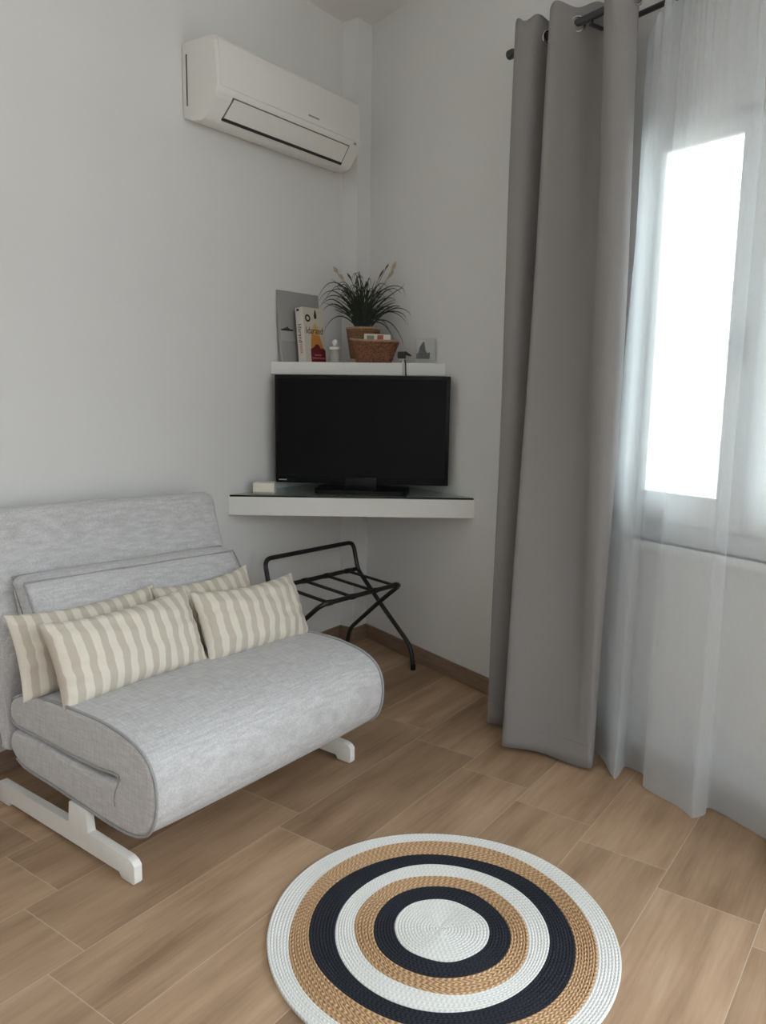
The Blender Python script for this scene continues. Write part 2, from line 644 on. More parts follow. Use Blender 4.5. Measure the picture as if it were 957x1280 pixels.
# ------------------------------------------------------------------ air conditioner
AY0, AY1 = 2.33, 3.262
ac = thing('air_conditioner', 'white split air conditioner mounted high on the left wall near the corner', 'air conditioner', (XL + .001, AY0, 2.44))
prof = [(0, .035), (0, .312), (.035, .318), (.168, .314), (.186, .306), (.194, .292), (.203, .13), (.201, .105), (.192, .085), (.141, .024), (.128, .013), (.10, .008), (.06, .014)]
LY = AY1 - AY0
bm = bmesh.new()
add_prism(bm, prof, 0.0, LY, 'y', bevel=.006, seg=3)
finish(bm, 'housing', M['ac'], ac, smooth=30)
# front panel, slightly proud, its lower corners cut back
fp = [(.150, .3185), (.1835, .3150), (.1975, .300), (.2065, .128), (.2025, .126), (.19, .29), (.175, .307), (.150, .311)]
bm = bmesh.new()
add_prism(bm, fp, .016, LY - .012, 'y', bevel=.002, seg=2)
finish(bm, 'front_panel', M['ac'], ac, smooth=40)
# air flap on the slanting lower face
p0, p1 = Vector((.2025, 0, .098)), Vector((.1455, 0, .026))
dd = (p1 - p0).normalized()
nn = Vector((-dd.z, 0, dd.x)) * 1.0
if nn.x < 0: nn = -nn


def slab(a, b, y0, y1, off0, off1, ins=0., y0b=None, y1b=None):
    bm = bmesh.new()
    vs = []
    y0b = y0 if y0b is None else y0b
    y1b = y1 if y1b is None else y1b
    for off in (off0, off1):
        for p, ya, yb in ((a, y0, y1), (b, y0b, y1b)):
            q = p + nn * off
            vs += [bm.verts.new((q.x, ya, q.z)), bm.verts.new((q.x, yb, q.z))]
    for f in ((0, 1, 3, 2), (4, 6, 7, 5), (0, 4, 5, 1), (2, 3, 7, 6), (0, 2, 6, 4), (1, 5, 7, 3)):
        bm.faces.new([vs[i] for i in f])
    return bm


fy0, fy1 = .088, .842
finish(slab(p0, p1, fy0, fy1, -.004, .0035, 0, fy0 - .012, fy1 + .008), 'flap_gap', M['ac_line'], ac, smooth=0)
finish(slab(p0 + dd * .0035, p1 - dd * .008, fy0 + .0035, fy1 - .0055, 0, .0042, 0, fy0 - .008, fy1 + .0015), 'air_flap', M['ac'], ac, smooth=0)
q = p1 + dd * .001
finish(slab(q - dd * .007, q + dd * .004, fy0 - .012, fy1 + .008, -.002, .0045), 'air_slot', M['ac_dark'], ac, smooth=0)
# side seam and the gap behind
bm = boxm((.026, -.0015, .075), (.0315, .002, .27), 0)
finish(bm, 'side_vent', M['ac_dark'], ac, smooth=0)
# small grey emblem strip on the panel
bm = bmesh.new()
for k in range(6):
    y = .545 + k * .0125
    add_box(bm, (.2035, y, .152), (.2065, y + .009, .159))
finish(bm, 'emblem', M['ac_mark'], ac, smooth=0)
bm = bmesh.new()
for (y, z) in ((.868, .112), (.888, .128)):
    add_lathe(bm, [(0, 0), (.008, 0), (.008, .001), (0, .001)], 14)
    for v in bm.verts[-30:]:
        pass
bm.free()
bm = boxm((.2015, .878, .112), (.2035, .898, .122), .0)
finish(bm, 'sensor_window', M['ac_mark'], ac, smooth=0)

# ------------------------------------------------------------------ shelves in the corner
LS_A = Vector((XL, 2.543, 0))
LS_B = Vector((-1.747, 3.193, 0))
e = .0012


def corner_poly(A, B, inset=e):
    bx = B - W * .0 - N * inset
    return [(A.x + inset, A.y), (bx.x, bx.y), (CX + inset, cyw - inset * 1.6), (CX + inset, CY - inset), (XL + inset, CY - inset)]


ls = finish(add_prism(bmesh.new(), corner_poly(LS_A, LS_B), .808, .894, bevel=.0015, seg=1), 'corner_shelf', M['shelf'], smooth=0)
tag(ls, 'wide white triangular corner shelf carrying the television under a glass sheet', 'shelf')
gs = finish(add_prism(bmesh.new(), corner_poly(LS_A + Vector((.003, .004, 0)), LS_B + Vector((-.004, -.001, 0)), .004), .8945, .9025), 'glass_sheet', M['sheet'], smooth=0)
tag(gs, 'greenish clear glass sheet lying on the lower corner shelf under the television', 'glass sheet')
US_A = Vector((XL, 2.833, 0))
us_u = Vector((.850711, .525633, 0))
us_n = Vector((-.525633, .850711, 0))
US_B = US_A + us_u * ((DW - US_A.dot(N)) / us_u.dot(N))
us = finish(add_prism(bmesh.new(), corner_poly(US_A, US_B), 1.456, 1.515, bevel=.0015, seg=1), 'corner_shelf', M['shelf'], smooth=0)
tag(us, 'narrower white floating corner shelf above the television holding plant and books', 'shelf')
ZU = 1.5155
UA = math.atan2(us_u.y, us_u.x)


def up(t, o, z=ZU):
    """point on the upper shelf: t along its front edge, o behind it"""
    v = US_A + us_u * t + us_n * o
    return (v.x, v.y, z)


# ------------------------------------------------------------------ television
tv = thing('television', 'flat black television standing switched off on the lower corner shelf', 'television', (-2.2525, 2.991, .903), R(29.9))
HW = .4115
bm = bmesh.new()
add_box(bm, (-HW, 0, .042), (HW, .045, .55), .004, 2)
add_box(bm, (-HW * .72, .045, .10), (HW * .72, .075, .45), .01, 2)
finish(bm, 'tv_casing', M['tv_black'], tv)
finish(boxm((-HW + .016, -.0012, .072), (HW - .016, .002, .534), .0005, 1), 'tv_screen', M['screen'], tv, smooth=0)
bm = bmesh.new()
bp = fillet([(-.05, -.058, 0), (.205, -.058, 0), (.222, -.02, 0), (.222, .16, 0), (-.222, .16, 0), (-.222, -.02, 0), (-.205, -.058, 0), (-.05, -.058, 0)], .02, 4)
pl = [(p.x, p.y) for p in bp[:-1]]
add_prism(bm, pl, 0.0, .016, bevel=.003, seg=2)
finish(bm, 'tv_base', M['tv_black'], tv)
bm = bmesh.new()
add_prism(bm, [(-.075, -.005), (.075, -.005), (.06, .05), (-.06, .05)], .015, .075, bevel=.004)
finish(bm, 'tv_neck', M['tv_black'], tv)
bm = bmesh.new()
for k in range(7):
    x = -HW + .018 + k * .0055
    add_box(bm, (x, -.0012, .0535), (x + .004, .0004, .0585))
finish(bm, 'logo', M['silver'], tv, smooth=0)

# little cream box left of the television
ldir = (LS_B - LS_A).normalized()
ln = Vector((-ldir.y, ldir.x, 0))
pb = LS_A + ldir * .16 + ln * .065
cb = thing('small_box', 'small cream plastic box left of the television on the lower shelf', 'box', (pb.x, pb.y, .903), math.atan2(ldir.y, ldir.x) - R(4))
bm = bmesh.new()
add_prism(bm, [(-.032, 0), (-.032, .012), (-.026, .052), (.032, .054), (.032, 0)], -.05, .05, 'x', bevel=.003)
finish(bm, 'box_body', M['cream_plastic'], cb)
finish(boxm((-.047, -.0335, .0035), (.047, -.0285, .011), .001), 'foot_strip', plain('taupe_plastic', (.45, .41, .34), .5), cb)

# ------------------------------------------------------------------ upper-shelf objects
# canvas leaning on the left wall
cv = thing('canvas_print', 'grey canvas print leaning on the left wall behind the book', 'picture', (XL + .042, 2.872, ZU))
lean = Matrix.Rotation(R(-5.2), 4, 'Y')
bm = boxm((-.018, 0, 0.0017), (0, .30, .338), .002, 1)
bm.transform(lean)
finish(bm, 'stretched_canvas', M['canvas'], cv, smooth=0)
bm = bmesh.new()
random.seed(3)
for k in range(26):
    y = .006 + k * .0032
    h = .004 + .016 * max(0, 1 - abs(y - .046) / .03) * random.random() + .003 * random.random()
    add_box(bm, (-.0004, y, .150 - .002), (.0008, y + .0036, .150 + h))
bm.transform(lean)
finish(bm, 'printed_skyline', M['ink'], cv, smooth=0)
bm = boxm((-.0004, .001, .1), (.0005, .299, .147))
bm.transform(lean)
finish(bm, 'printed_water', plain('pale_grey_print', (.40, .40, .39), .8), cv, smooth=0)

# the big book
bk = thing('book', 'thick cream paperback with orange flame cover leaning on the grey canvas', 'book', (-2.560, 2.957, ZU))
bl = Matrix.Rotation(R(-5.6), 4, 'Y')
BW, BHt, BTk = .150, .262, .046
z0 = .0002


def bfin(bm, name, mat, smooth=0, parent=bk):
    bm.transform(bl)
    return finish(bm, name, mat, parent, smooth=smooth)


bm = boxm((-BTk + .002, .003, z0 + .002), (-.002, BW - .003, BHt - .003))
bfin(bm, 'pages', M['paper'])
bm = boxm((-.0018, 0, z0), (0, BW, BHt))
fc = bfin(bm, 'front_cover', M['cover'])
bm = boxm((-BTk, 0, z0), (-BTk + .0018, BW, BHt))
bfin(bm, 'back_cover', M['ink'])
bm = boxm((-BTk, -.0022, z0), (0, 0.0, BHt), .0008, 1)
spn = bfin(bm, 'spine', M['spine'])
# cover art on the +x face (local y,z)


def art(name, poly, mat, off=.0006):
    bm = bmesh.new()
    add_prism(bm, poly, 0.0, off, 'x')
    return bfin(bm, name, mat, 0, fc)


art('amber_flame', [(.045, .10), (.118, .10), (.112, .145), (.098, .175), (.085, .192), (.07, .175), (.055, .15)], M['amber'], .0004)
art('orange_flame', [(.042, .05), (.140, .05), (.128, .09), (.112, .128), (.055, .136), (.046, .10)], M['orange'], .0007)
art('maroon_figure', [(.040, .002), (.148, .002), (.148, .060), (.132, .072), (.118, .066), (.10, .086), (.082, .090), (.064, .074), (.040, .064)], M['maroon'], .001)
ring = [(.030 + .019 * cos(a), .208 + .021 * sin(a)) for a in [2 * pi * k / 20 for k in range(20)]]
bm = bmesh.new()
A = [(.032 + .020 * cos(2 * pi * k / 24), .211 + .018 * sin(2 * pi * k / 24)) for k in range(24)]
B = [(.032 + .010 * cos(2 * pi * k / 24), .211 + .009 * sin(2 * pi * k / 24)) for k in range(24)]
add_grid(bm, [[(.0007, y, z) for y, z in A], [(.0007, y, z) for y, z in B]], True)
bfin(bm, 'printed_ring', M['ink'], 0, fc)
art('printed_drop', [(.086, .248), (.090, .256), (.094, .248), (.100, .226), (.097, .213), (.089, .209), (.081, .214), (.079, .226)], M['ink'], .0007)


def text_mesh(name, body, size, mat, parent, mtx, ext=.0004):
    cu = bpy.data.curves.new(name, 'FONT')
    cu.body = body
    cu.size = size
    cu.extrude = ext
    to = bpy.data.objects.new(name + '_tmp', cu)
    COL.objects.link(to)
    dg = bpy.context.evaluated_depsgraph_get()
    me = bpy.data.meshes.new_from_object(to.evaluated_get(dg))
    bpy.data.objects.remove(to)
    me.transform(mtx)
    me.materials.clear()
    me.materials.append(mat)
    o = bpy.data.objects.new(name, me)
    COL.objects.link(o)
    o.parent = parent
    return o


# text plane: local x -> y, local y -> z, normal -> +x
TX = Matrix(((0, 0, 1, 0), (1, 0, 0, 0), (0, 1, 0, 0), (0, 0, 0, 1)))
text_mesh('title', 'Idarand', .046, M['gold'], fc, bl @ Matrix.Translation((.0012, .012, .138)) @ TX @ Matrix.Diagonal((.92, 1, 1, 1)))
bm = bmesh.new()
for z, y0, y1 in ((.033, .065, .115), (.018, .048, .138)):
    y = y0
    while y < y1:
        add_box(bm, (.0009, y, z), (.0014, y + .006, z + .007)); y += .009
bfin(bm, 'author_line', M['pinkink'], 0, fc)
# spine lettering reads down the spine: face normal -y
TS = Matrix(((0, 1, 0, 0), (0, 0, -1, 0), (-1, 0, 0, 0), (0, 0, 0, 1)))
text_mesh('spine_title', 'Idarand', .030, M['ink'], spn, bl @ Matrix.Translation((-.033, -.0026, .185)) @ TS)
bm = bmesh.new()
z = .090
while z > .045:
    add_box(bm, (-.030, -.0028, z - .005), (-.016, -.0021, z)); z -= .008
bfin(bm, 'spine_author', M['pinkink'], 0, spn)
bm = boxm((-.037, -.0028, .245), (-.022, -.0021, .256))
bfin(bm, 'spine_mark', M['ink'], 0, spn)

# white pot with a round lid
j = thing('small_jar', 'little grey and white lidded jar between the book and the basket', 'jar', up(.300, .065), UA)
bm = bmesh.new()
add_lathe(bm, [(0, .0), (.027, 0), (.029, .004), (.0285, .025), (.025, .045), (.019, .056), (.019, .060), (0, .060)], 28)
finish(bm, 'jar_body', M['grey_ceramic'], j)
bm = bmesh.new()
add_lathe(bm, [(0, .0603), (.024, .0603), (.026, .064), (.026, .071), (.022, .074), (.008, .0755), (0, .0755)], 28)
lid = finish(bm, 'jar_lid', M['white_ceramic'], j)
bm = bmesh.new()
add_lathe(bm, [(0, .0757), (.006, .0757), (.009, .082), (.0145, .092), (.013, .102), (.006, .108), (0, .109)], 20)
finish(bm, 'lid_knob', M['clear'] if False else M['white_ceramic'], lid)

# saucer with the plant
sa = thing('saucer', 'white saucer under the woven plant pot behind the basket', 'saucer', up(.420, .250))
bm = bmesh.new()
add_lathe(bm, [(0, 0), (.07, 0), (.092, .012), (.098, .022), (.094, .022), (.088, .015), (.068, .006), (0, .006)], 40)
finish(bm, 'dish', M['white_ceramic'], sa)

pt = thing('potted_grass', 'grassy artificial plant with straw plumes in a brown woven pot', 'plant', up(.420, .250, ZU + .0065))
bm = bmesh.new()
prof = []
nr = 17
for k in range(nr * 4 + 1):
    t = k / (nr * 4)
    z = .165 * t
    r = .060 + .024 * t + .0028 * abs(sin(pi * k / 4))
    prof.append((r, z))
prof = [(0, 0)] + prof + [(.079, .166), (.076, .15), (0, .15)]
add_lathe(bm, prof, 44)
for i, v in enumerate(bm.verts):
    a = math.atan2(v.co.y, v.co.x)
    rr = math.hypot(v.co.x, v.co.y)
    if rr > .058 and v.co.z < .163:
        s = 1 + .018 * sin(a * 22 + (pi if int(v.co.z / .165 * nr) % 2 else 0))
        v.co.x *= s; v.co.y *= s
pot = finish(bm, 'pot', M['pot'], pt, smooth=60)
bm = bmesh.new()
add_tube(bm, [(.084 * cos(a), .084 * sin(a), .166) for a in [2 * pi * k / 40 for k in range(40)]], .006, 8, closed=True)
finish(bm, 'rim', M['wicker_rim'], pot)
bm = bmesh.new()
add_lathe(bm, [(0, .155), (.074, .155), (.074, .152), (0, .152)], 30)
finish(bm, 'soil', M['soil'], pt)

# leaves: local frame is rotated so x runs along the shelf front and y away from the room
random.seed(21)
bm = bmesh.new()


def blade(p0, p1, p2, p3, w, n=12):
    p0, p1, p2, p3 = map(Vector, (p0, p1, p2, p3))
    rows = []
    for k in range(n + 1):
        t = k / n
        c = p0 * (1 - t) ** 3 + p1 * 3 * t * (1 - t) ** 2 + p2 * 3 * t * t * (1 - t) + p3 * t ** 3
        tg = (p1 - p0) * (1 - t) ** 2 + (p2 - p1) * 2 * t * (1 - t) + (p3 - p2) * t * t
        tg.normalize()
        sd = tg.cross(Vector((0.2, -1, .15))).normalized()
        up_ = sd.cross(tg)
        ww = w * min(1, .35 + 2.2 * t) * (1 - t ** 2.2) + .0004
        rows.append([c - sd * ww, c + up_ * ww * .45, c + sd * ww, c - up_ * ww * .15])
    V = [[bm.verts.new(p) for p in r] for r in rows]
    for i in range(n):
        for q in range(4):
            bm.faces.new((V[i][q], V[i][(q + 1) % 4], V[i + 1][(q + 1) % 4], V[i + 1][q]))


def leaf_to(tx, tz, peak=None, ty=0., w=.0026, bx=0.):
    """from the pot centre to a tip at (tx, ty, tz above pot top)"""
    b = Vector((bx + random.uniform(-.03, .03), random.uniform(-.03, .03), .15))
    tip = Vector((tx, ty, .165 + tz))
    if peak is None:
        p1 = b + Vector((tx * .15, ty * .15, (tz + .02) * .5))
        p2 = Vector((tx * .6, ty * .6, .165 + tz * .85))
    else:
        p1 = b + Vector((tx * .25, ty * .2, peak * .9))
        p2 = Vector((tx * .72, ty * .75, .165 + peak * 1.28))
    blade(b, p1, p2, tip, w)


# the long arching ones seen in the photograph (x, z of tip, height of arch)
for tx, tz, pk in ((-.222, .150, .240), (-.225, .135, .195), (-.218, .122, .175), (-.215, .105, .15), (-.205, .09, .13),
                   (-.195, -.015, .085), (-.20, .145, .21), (.235, .150, .225), (.262, .010, .115), (.225, .018, .108),
                   (.25, .060, .115), (.21, -.09, .080), (.165, -.08, .065), (.14, -.03, .07), (.21, .10, .12), (.235, .225, None),
                   (.19, .170, .19), (-.16, .240, None), (-.14, .21, None), (-.17, .17, .21), (.12, .225, None)):
    leaf_to(tx, tz, pk, random.uniform(-.05, .05), .0033)
for k in range(120):
    a = random.uniform(0, 2 * pi)
    sp = random.random() ** .8
    rad = .03 + .17 * sp
    h = random.uniform(.13, .275) * (1 - .45 * sp)
    tx, ty = rad * cos(a), rad * sin(a) * .75
    if ty > .12: ty = .12
    leaf_to(tx, h, None if random.random() < .6 else h * 1.15, ty, random.uniform(.002, .0032))


def keep_off_walls(bm):
    """bend whatever would poke into the walls back into the room (plant frame)"""
    bx, by, _ = pt.location
    ca_, sa_ = cos(UA), sin(UA)
    for v in bm.verts:
        x = bx + ca_ * v.co.x - sa_ * v.co.y
        y = by + sa_ * v.co.x + ca_ * v.co.y
        g = .006
        if x < XL + g: x = XL + g
        if x < CX + g and y > CY - g:
            if CX + g - x < y - CY + g: x = CX + g
            else: y = CY - g
        d = x * N.x + y * N.y - (DW - g)
        if d > 0:
            x -= N.x * d; y -= N.y * d
        v.co.x = ca_ * (x - bx) + sa_ * (y - by)
        v.co.y = -sa_ * (x - bx) + ca_ * (y - by)


keep_off_walls(bm)
fo = finish(bm, 'foliage', M['leaf'], pt, smooth=50)
pt.rotation_euler = (0, 0, UA)


def plume(tx, ty, tz, curl, mat, stem=True, r=.006, L=.07):
    bm = bmesh.new()
    b = Vector((tx * .12, ty * .12, .15))
    tip = Vector((tx, ty, .165 + tz))
    m = b * .5 + tip * .5 + Vector((-tx * .12, 0, .02))
    pts = catmull([b, m, tip, tip + Vector(curl)], 10)
    n = len(pts)
    rs = []
    for i in range(n):
        t = i / (n - 1)
        rs.append(.0012 + (r * sin(pi * min(1, max(0, (t - .66) / .34))) if t > .66 else 0))
    add_tube(bm, pts, rs, 8)
    # fluff
    for i in range(int(n * .66), n):
        for q in range(9):
            d = Vector((random.gauss(0, 1), random.gauss(0, 1), random.gauss(.6, 1))).normalized()
            p = pts[i]
            a = p + d * rs[i] * .7
            c = p + d * (rs[i] + random.uniform(.3, 1) * r * .8) + (pts[i] - pts[i - 1]) * .8
            s = d.cross(Vector((0, 0, 1))).normalized() * .0007
            v = [bm.verts.new(x) for x in (a - s, a + s, c)]
            bm.faces.new(v)
    keep_off_walls(bm)
    return finish(bm, 'plume', mat, pt, kind='open')


plume(-.13, .02, .27, (-.022, 0, .03), M['stalk'], r=.008)
plume(-.105, .05, .245, (-.03, 0, .028), M['stalk'], r=.007)
plume(.135, .03, .285, (.022, 0, .045), M['stalk'], r=.008)
plume(.115, .05, .25, (.03, 0, .04), M['stalk'], r=.007)
plume(-.01, .05, .25, (-.03, .0, .012), M['stalk'], r=.006)
plume(.075, .0, .245, (.025, 0, .045), M['cattail'], r=.0035)
plume(.105, .0, .285, (.018, 0, .03), M['cattail'], r=.0028)
plume(-.06, .0, .235, (-.022, 0, .035), M['cattail'], r=.0035)

# basket
ba = thing('wicker_basket', 'small red brown wicker basket in front of the plant pot', 'basket', up(.487, .092), UA)
bm = bmesh.new()
rows = []
nrow, nseg = 44, 96
for i in range(nrow + 1):
    t = i / nrow
    a_, b_ = .080 + .038 * t, .048 + .022 * t
    ring = []
    for k in range(nseg):
        an = 2 * pi * k / nseg
        c, s = cos(an), sin(an)
        ex = 2 / 3.0
        x = a_ * math.copysign(abs(c) ** ex, c)
        y = b_ * math.copysign(abs(s) ** ex, s)
        strand = int(t * 11)
        wv = .0036 * sin(an * 20 + (pi if strand % 2 else 0)) + .0040 * abs(sin(pi * t * 11))
        L = math.hypot(x, y)
        rim = .004 * (c * c) * t
        ring.append(((x / L) * (L + wv), (y / L) * (L + wv), .002 + t * (.098 + .010 * max(0, -c) ** 2) + rim * 0))
    rows.append(ring)
add_grid(bm, rows, True)
inner = []
for t in (1, .1):
    a_, b_ = .074 + .038 * t, .042 + .022 * t
    ring = []
    for k in range(nseg):
        an = 2 * pi * k / nseg
        c, s = cos(an), sin(an)
        ex = 2 / 3.0
        ring.append((a_ * math.copysign(abs(c) ** ex, c), b_ * math.copysign(abs(s) ** ex, s), .004 + t * (.098 + .010 * max(0, -c) ** 2)))
    inner.append(ring)
V = add_grid(bm, inner, True)
bm.faces.new(V[-1])
bm.verts.ensure_lookup_table()
bm.faces.new([bm.verts[k] for k in range(nseg)][::-1])
bs = finish(bm, 'woven_body', M['wicker'], ba, smooth=70)
bm = bmesh.new()
rp = []
for k in range(64):
    an = 2 * pi * k / 64
    c, s = cos(an), sin(an)
    ex = 2 / 3.0
    rp.append((.115 * math.copysign(abs(c) ** ex, c), .0665 * math.copysign(abs(s) ** ex, s), .103 + .010 * max(0, -c) ** 2))
add_tube(bm, rp, .0055, 8, closed=True)
finish(bm, 'basket_rim', M['wicker_rim'], ba)
# card in the basket
cd = thing('card_packet', 'white card packet with grey and red pictures standing in the wicker basket', 'packet', up(.500, .085, ZU + .050), UA)
rot = Matrix.Rotation(R(-10), 4, 'X') @ Matrix.Rotation(R(2), 4, 'Y')
bm = boxm((-.064, -.006, 0), (.064, .006, .088), .001, 1); bm.transform(rot)
finish(bm, 'packet_body', M['card'], cd, smooth=0)
bm = boxm((-.050, -.0068, .055), (-.015, -.0058, .080)); bm.transform(rot)
finish(bm, 'grey_picture', M['card_grey'], cd, smooth=0)
bm = boxm((.000, -.0068, .055), (.030, -.0058, .084)); bm.transform(rot)
finish(bm, 'red_picture', M['card_red'], cd, smooth=0)

# clear block with a grey peak in it
gb = thing('acrylic_block', 'clear acrylic block with a grey peak shape at the right shelf end', 'ornament', up(.738, .055), UA)
finish(boxm((-.050, -.012, 0), (.050, .012, .112), .002, 1), 'clear_block', M['clear'], gb, smooth=0)
bm = bmesh.new()
add_prism(bm, [(-.046, .022), (.020, .022), (.020, .052), (.006, .048), (-.002, .062), (-.006, .098), (-.011, .104), (-.022, .088), (-.030, .075), (-.034, .048), (-.046, .045)], -.004, .004, 'y', bevel=.001, seg=1)
finish(bm, 'grey_peak', M['slate'], gb, smooth=0)

# cables over the shelf edge
ca = finish(add_tube(bmesh.new(), catmull([up(.640, .13, ZU + .004), up(.640, .05, ZU + .012), up(.643, -.001, ZU + .012), up(.646, -.010, 1.495), up(.648, -.008, 1.44), up(.65, -.009, 1.33)], 8), .0032, 8), 'power_cable', M['cable_b'])
tag(ca, 'black cable hanging over the front of the upper shelf behind the television', 'cable')
cw = finish(add_tube(bmesh.new(), catmull([up(.622, .13, ZU + .004), up(.626, .05, ZU + .010), up(.632, -.001, ZU + .010), up(.634, -.010, 1.495), up(.636, -.008, 1.44), up(.637, -.009, 1.33)], 8), .0028, 8), 'signal_cable', M['cable_w'])
tag(cw, 'thin white cable hanging beside the black cable at the upper shelf edge', 'cable')
ad = thing('plug_adapter', 'small black plug adapter between the basket and the clear block', 'plug', up(.627, .05, ZU + .0145), UA - R(12))
bm = bmesh.new()
add_box(bm, (-.022, -.014, .006), (.016, .016, .040), .006, 2)
finish(bm, 'plug_body', M['cable_b'], ad)
bm = bmesh.new()
add_tube(bm, [(.012, 0, .034), (.03, -.004, .026), (.045, -.008, .02)], [.009, .006, .003], 10)
finish(bm, 'plug_tail', M['cable_b'], ad)
finish(boxm((-.016, -.010, 0), (.012, .012, .0062), .001, 1), 'plug_base', M['cable_w'], ad)

# ------------------------------------------------------------------ luggage rack
rk = thing('luggage_rack', 'black folding metal luggage rack under the corner shelf', 'luggage rack', (-2.521, 3.262, 0), math.atan2(-.111990934, .993709228))
TR = .0112
WD = -.60


def railpath(pts2, y0, y1, r):
    a = [(x, y0, z) for x, z in pts2]
    b = [(x, y1, z) for x, z in pts2][::-1]
    return a, b


A2 = [(.443, TR * .3), (.427, .117), (.216, .302), (.056, .452), (.040, .51), (.020, .594)]
a, b = railpath(A2, 0, WD, 0)
path = [a[0]] + fillet(a + b, .055, 7)[1:-1] + [b[-1]]
finish(add_tube(bmesh.new(), path, TR, 14), 'handle_frame', M['rack'], rk)
B2 = [(0.0, TR * .3), (.017, .124), (.216, .302), (.380, .438)]
ins = 2 * TR + .002
a, b = railpath(B2, -ins, WD + ins, 0)
path = [a[0]] + fillet(a + b, .05, 7)[1:-1] + [b[-1]]
finish(add_tube(bmesh.new(), path, TR, 14), 'folding_frame', M['rack'], rk)
finish(add_tube(bmesh.new(), [(.052, -TR, .456), (.052, WD + TR, .456)], TR, 14), 'back_rail', M['rack'], rk)
for y in (-ins * .5, WD + ins * .5):
    bm = add_tube(bmesh.new(), [(.216, y - .018, .302), (.216, y + .018, .302)], .006, 10)
    finish(bm, 'pivot_bolt', M['rack'], rk)
for (x, y, z) in ((.443, 0, 0), (.443, WD, 0), (0, -ins, 0), (0, WD + ins, 0)):
    bm = bmesh.new()
    add_lathe(bm, [(0, 0), (.0125, 0), (.0135, .004), (.0125, .03), (.0, .03)], 14, (x, y, z))
    finish(bm, 'foot_cap', M['tv_black'], rk)
for y in (-.075, -.225, -.375, -.525):
    bm = bmesh.new()
    w = .0145
    c1, c2 = (.052, .456), (.380, .438)
    loop = []
    rr = TR + .0022
    for k in range(9):
        an = pi / 2 + pi * k / 8
        loop.append((c1[0] + rr * cos(an), c1[1] + rr * sin(an)))
    for k in range(9):
        an = -pi / 2 + pi * k / 8
        loop.append((c2[0] + rr * cos(an), c2[1] + rr * sin(an)))
    # the two layers of webbing come together between the rails
    loop2 = loop[:9] + [(.085, .4555 - .004), (.345, .4405 - .004)] + loop[9:] + [(.345, .4405), (.085, .4555)]
    V = add_grid(bm, [[(x, y - w, z) for x, z in loop2], [(x, y + w, z) for x, z in loop2]], True)
    st = finish(bm, 'strap', M['strap'], rk)
    md = st.modifiers.new('thick', 'SOLIDIFY'); md.thickness = .0016

# ------------------------------------------------------------------ sofa bed
SRZ = R(-2.0)
sofa = thing('sofa_bed', 'light grey linen folding sofa bed on white metal feet', 'sofa bed', (-1.745, 1.275, 0), SRZ)
Y0, Y1 = 0.0, 1.012


def offset_poly(P, d):
    """inward offset of a closed polygon (list of Vector 2D), ccw or cw handled by sign of area"""
    n = len(P)
    area = sum(P[i].x * P[(i + 1) % n].y - P[(i + 1) % n].x * P[i].y for i in range(n))
    sg = 1 if area > 0 else -1
    out = []
    for i in range(n):
        t = (P[(i + 1) % n] - P[i - 1])
        if t.length < 1e-9: out.append(P[i].copy()); continue
        t.normalize()
        nrm = Vector((-t.y, t.x)) * sg
        out.append(P[i] + nrm * d)
    return out


def closed_catmull(pts, n=6):
    P = [Vector(p) for p in pts]
    m = len(P)
    out = []
    for i in range(m):
        a, b, c, d = P[i - 1], P[i], P[(i + 1) % m], P[(i + 2) % m]
        for k in range(n):
            t = k / n
            out.append(.5 * ((2 * b) + (c - a) * t + (2 * a - 5 * b + 4 * c - d) * t * t + (3 * b - a - 3 * c + d) * t ** 3))
    return out


def cushion_extrude(bm, prof, y0, y1, rnd=.022, puff=.006, wob=0.0, ny=30):
    """extrude a closed profile with soft rounded ends and a slight belly"""
    ys = []
    k = 5
    for i in range(k):
        a = (pi / 2) * i / k
        ys.append((y0 + rnd * (1 - sin(a)), rnd * (1 - cos(a)) * 1.0 if False else rnd * (1 - sin(pi / 2 - a)) * 1.0))
    ends = []
    for i in range(k + 1):
        a = (pi / 2) * i / k            # 0: face, pi/2: full
        ends.append((rnd * (1 - cos(a)), rnd * (1 - sin(a))))  # dist from end, inset
    sta = [(y0 + d, s) for d, s in ends]
    mid = [(y0 + rnd + (y1 - y0 - 2 * rnd) * i / ny, 0) for i in range(1, ny)]
    end = [(y1 - d, s) for d, s in ends[::-1]]
    rows = []
    for y, s in sta + mid + end:
        t = (y - y0) / (y1 - y0)
        belly = puff * (1 - (2 * t - 1) ** 4)
        Q = offset_poly(prof, s - belly)
        ww = wob * (sin(t * 9.0) * .5 + sin(t * 23.0 + 1.3) * .3)
        rows.append([(p.x, y, p.y + ww * (1 if p.y > .3 else 0)) for p in Q])
    V = add_grid(bm, rows, True)
    bm.faces.new(V[0][::-1]); bm.faces.new(V[-1])
    return V


outer = [(-.625, .395), (-.55, .425), (-.42, .440), (-.27, .448), (-.14, .449), (-.055, .440), (.015, .424), (.068, .395), (.096, .352), (.104, .30), (.098, .245), (.078, .198), (.04, .166), (-.02, .150),
         (-.12, .148), (-.245, .155), (-.41, .165), (-.57, .172), (-.63, .190), (-.662, .225), (-.655, .262), (-.62, .285)]
slit = [(-.50, .2895), (-.40, .285), (-.28, .280), (-.16, .278), (-.085, .291), (-.058, .3035), (-.085, .3085), (-.16, .302), (-.28, .2995), (-.40, .301), (-.50, .3025), (-.60, .302), (-.645, .322), (-.652, .36)]
prof = closed_catmull(outer + slit, 4)
bm = bmesh.new()
cushion_extrude(bm, prof, Y0, Y1, .016, .006, .004, 36)
mat_o = finish(bm, 'seat_mattress', M['linen'], sofa, smooth=60)


def piping(name, pts, parent, r=.0046):
    return finish(add_tube(bmesh.new(), pts, r, 8), name, M['piping'], parent)


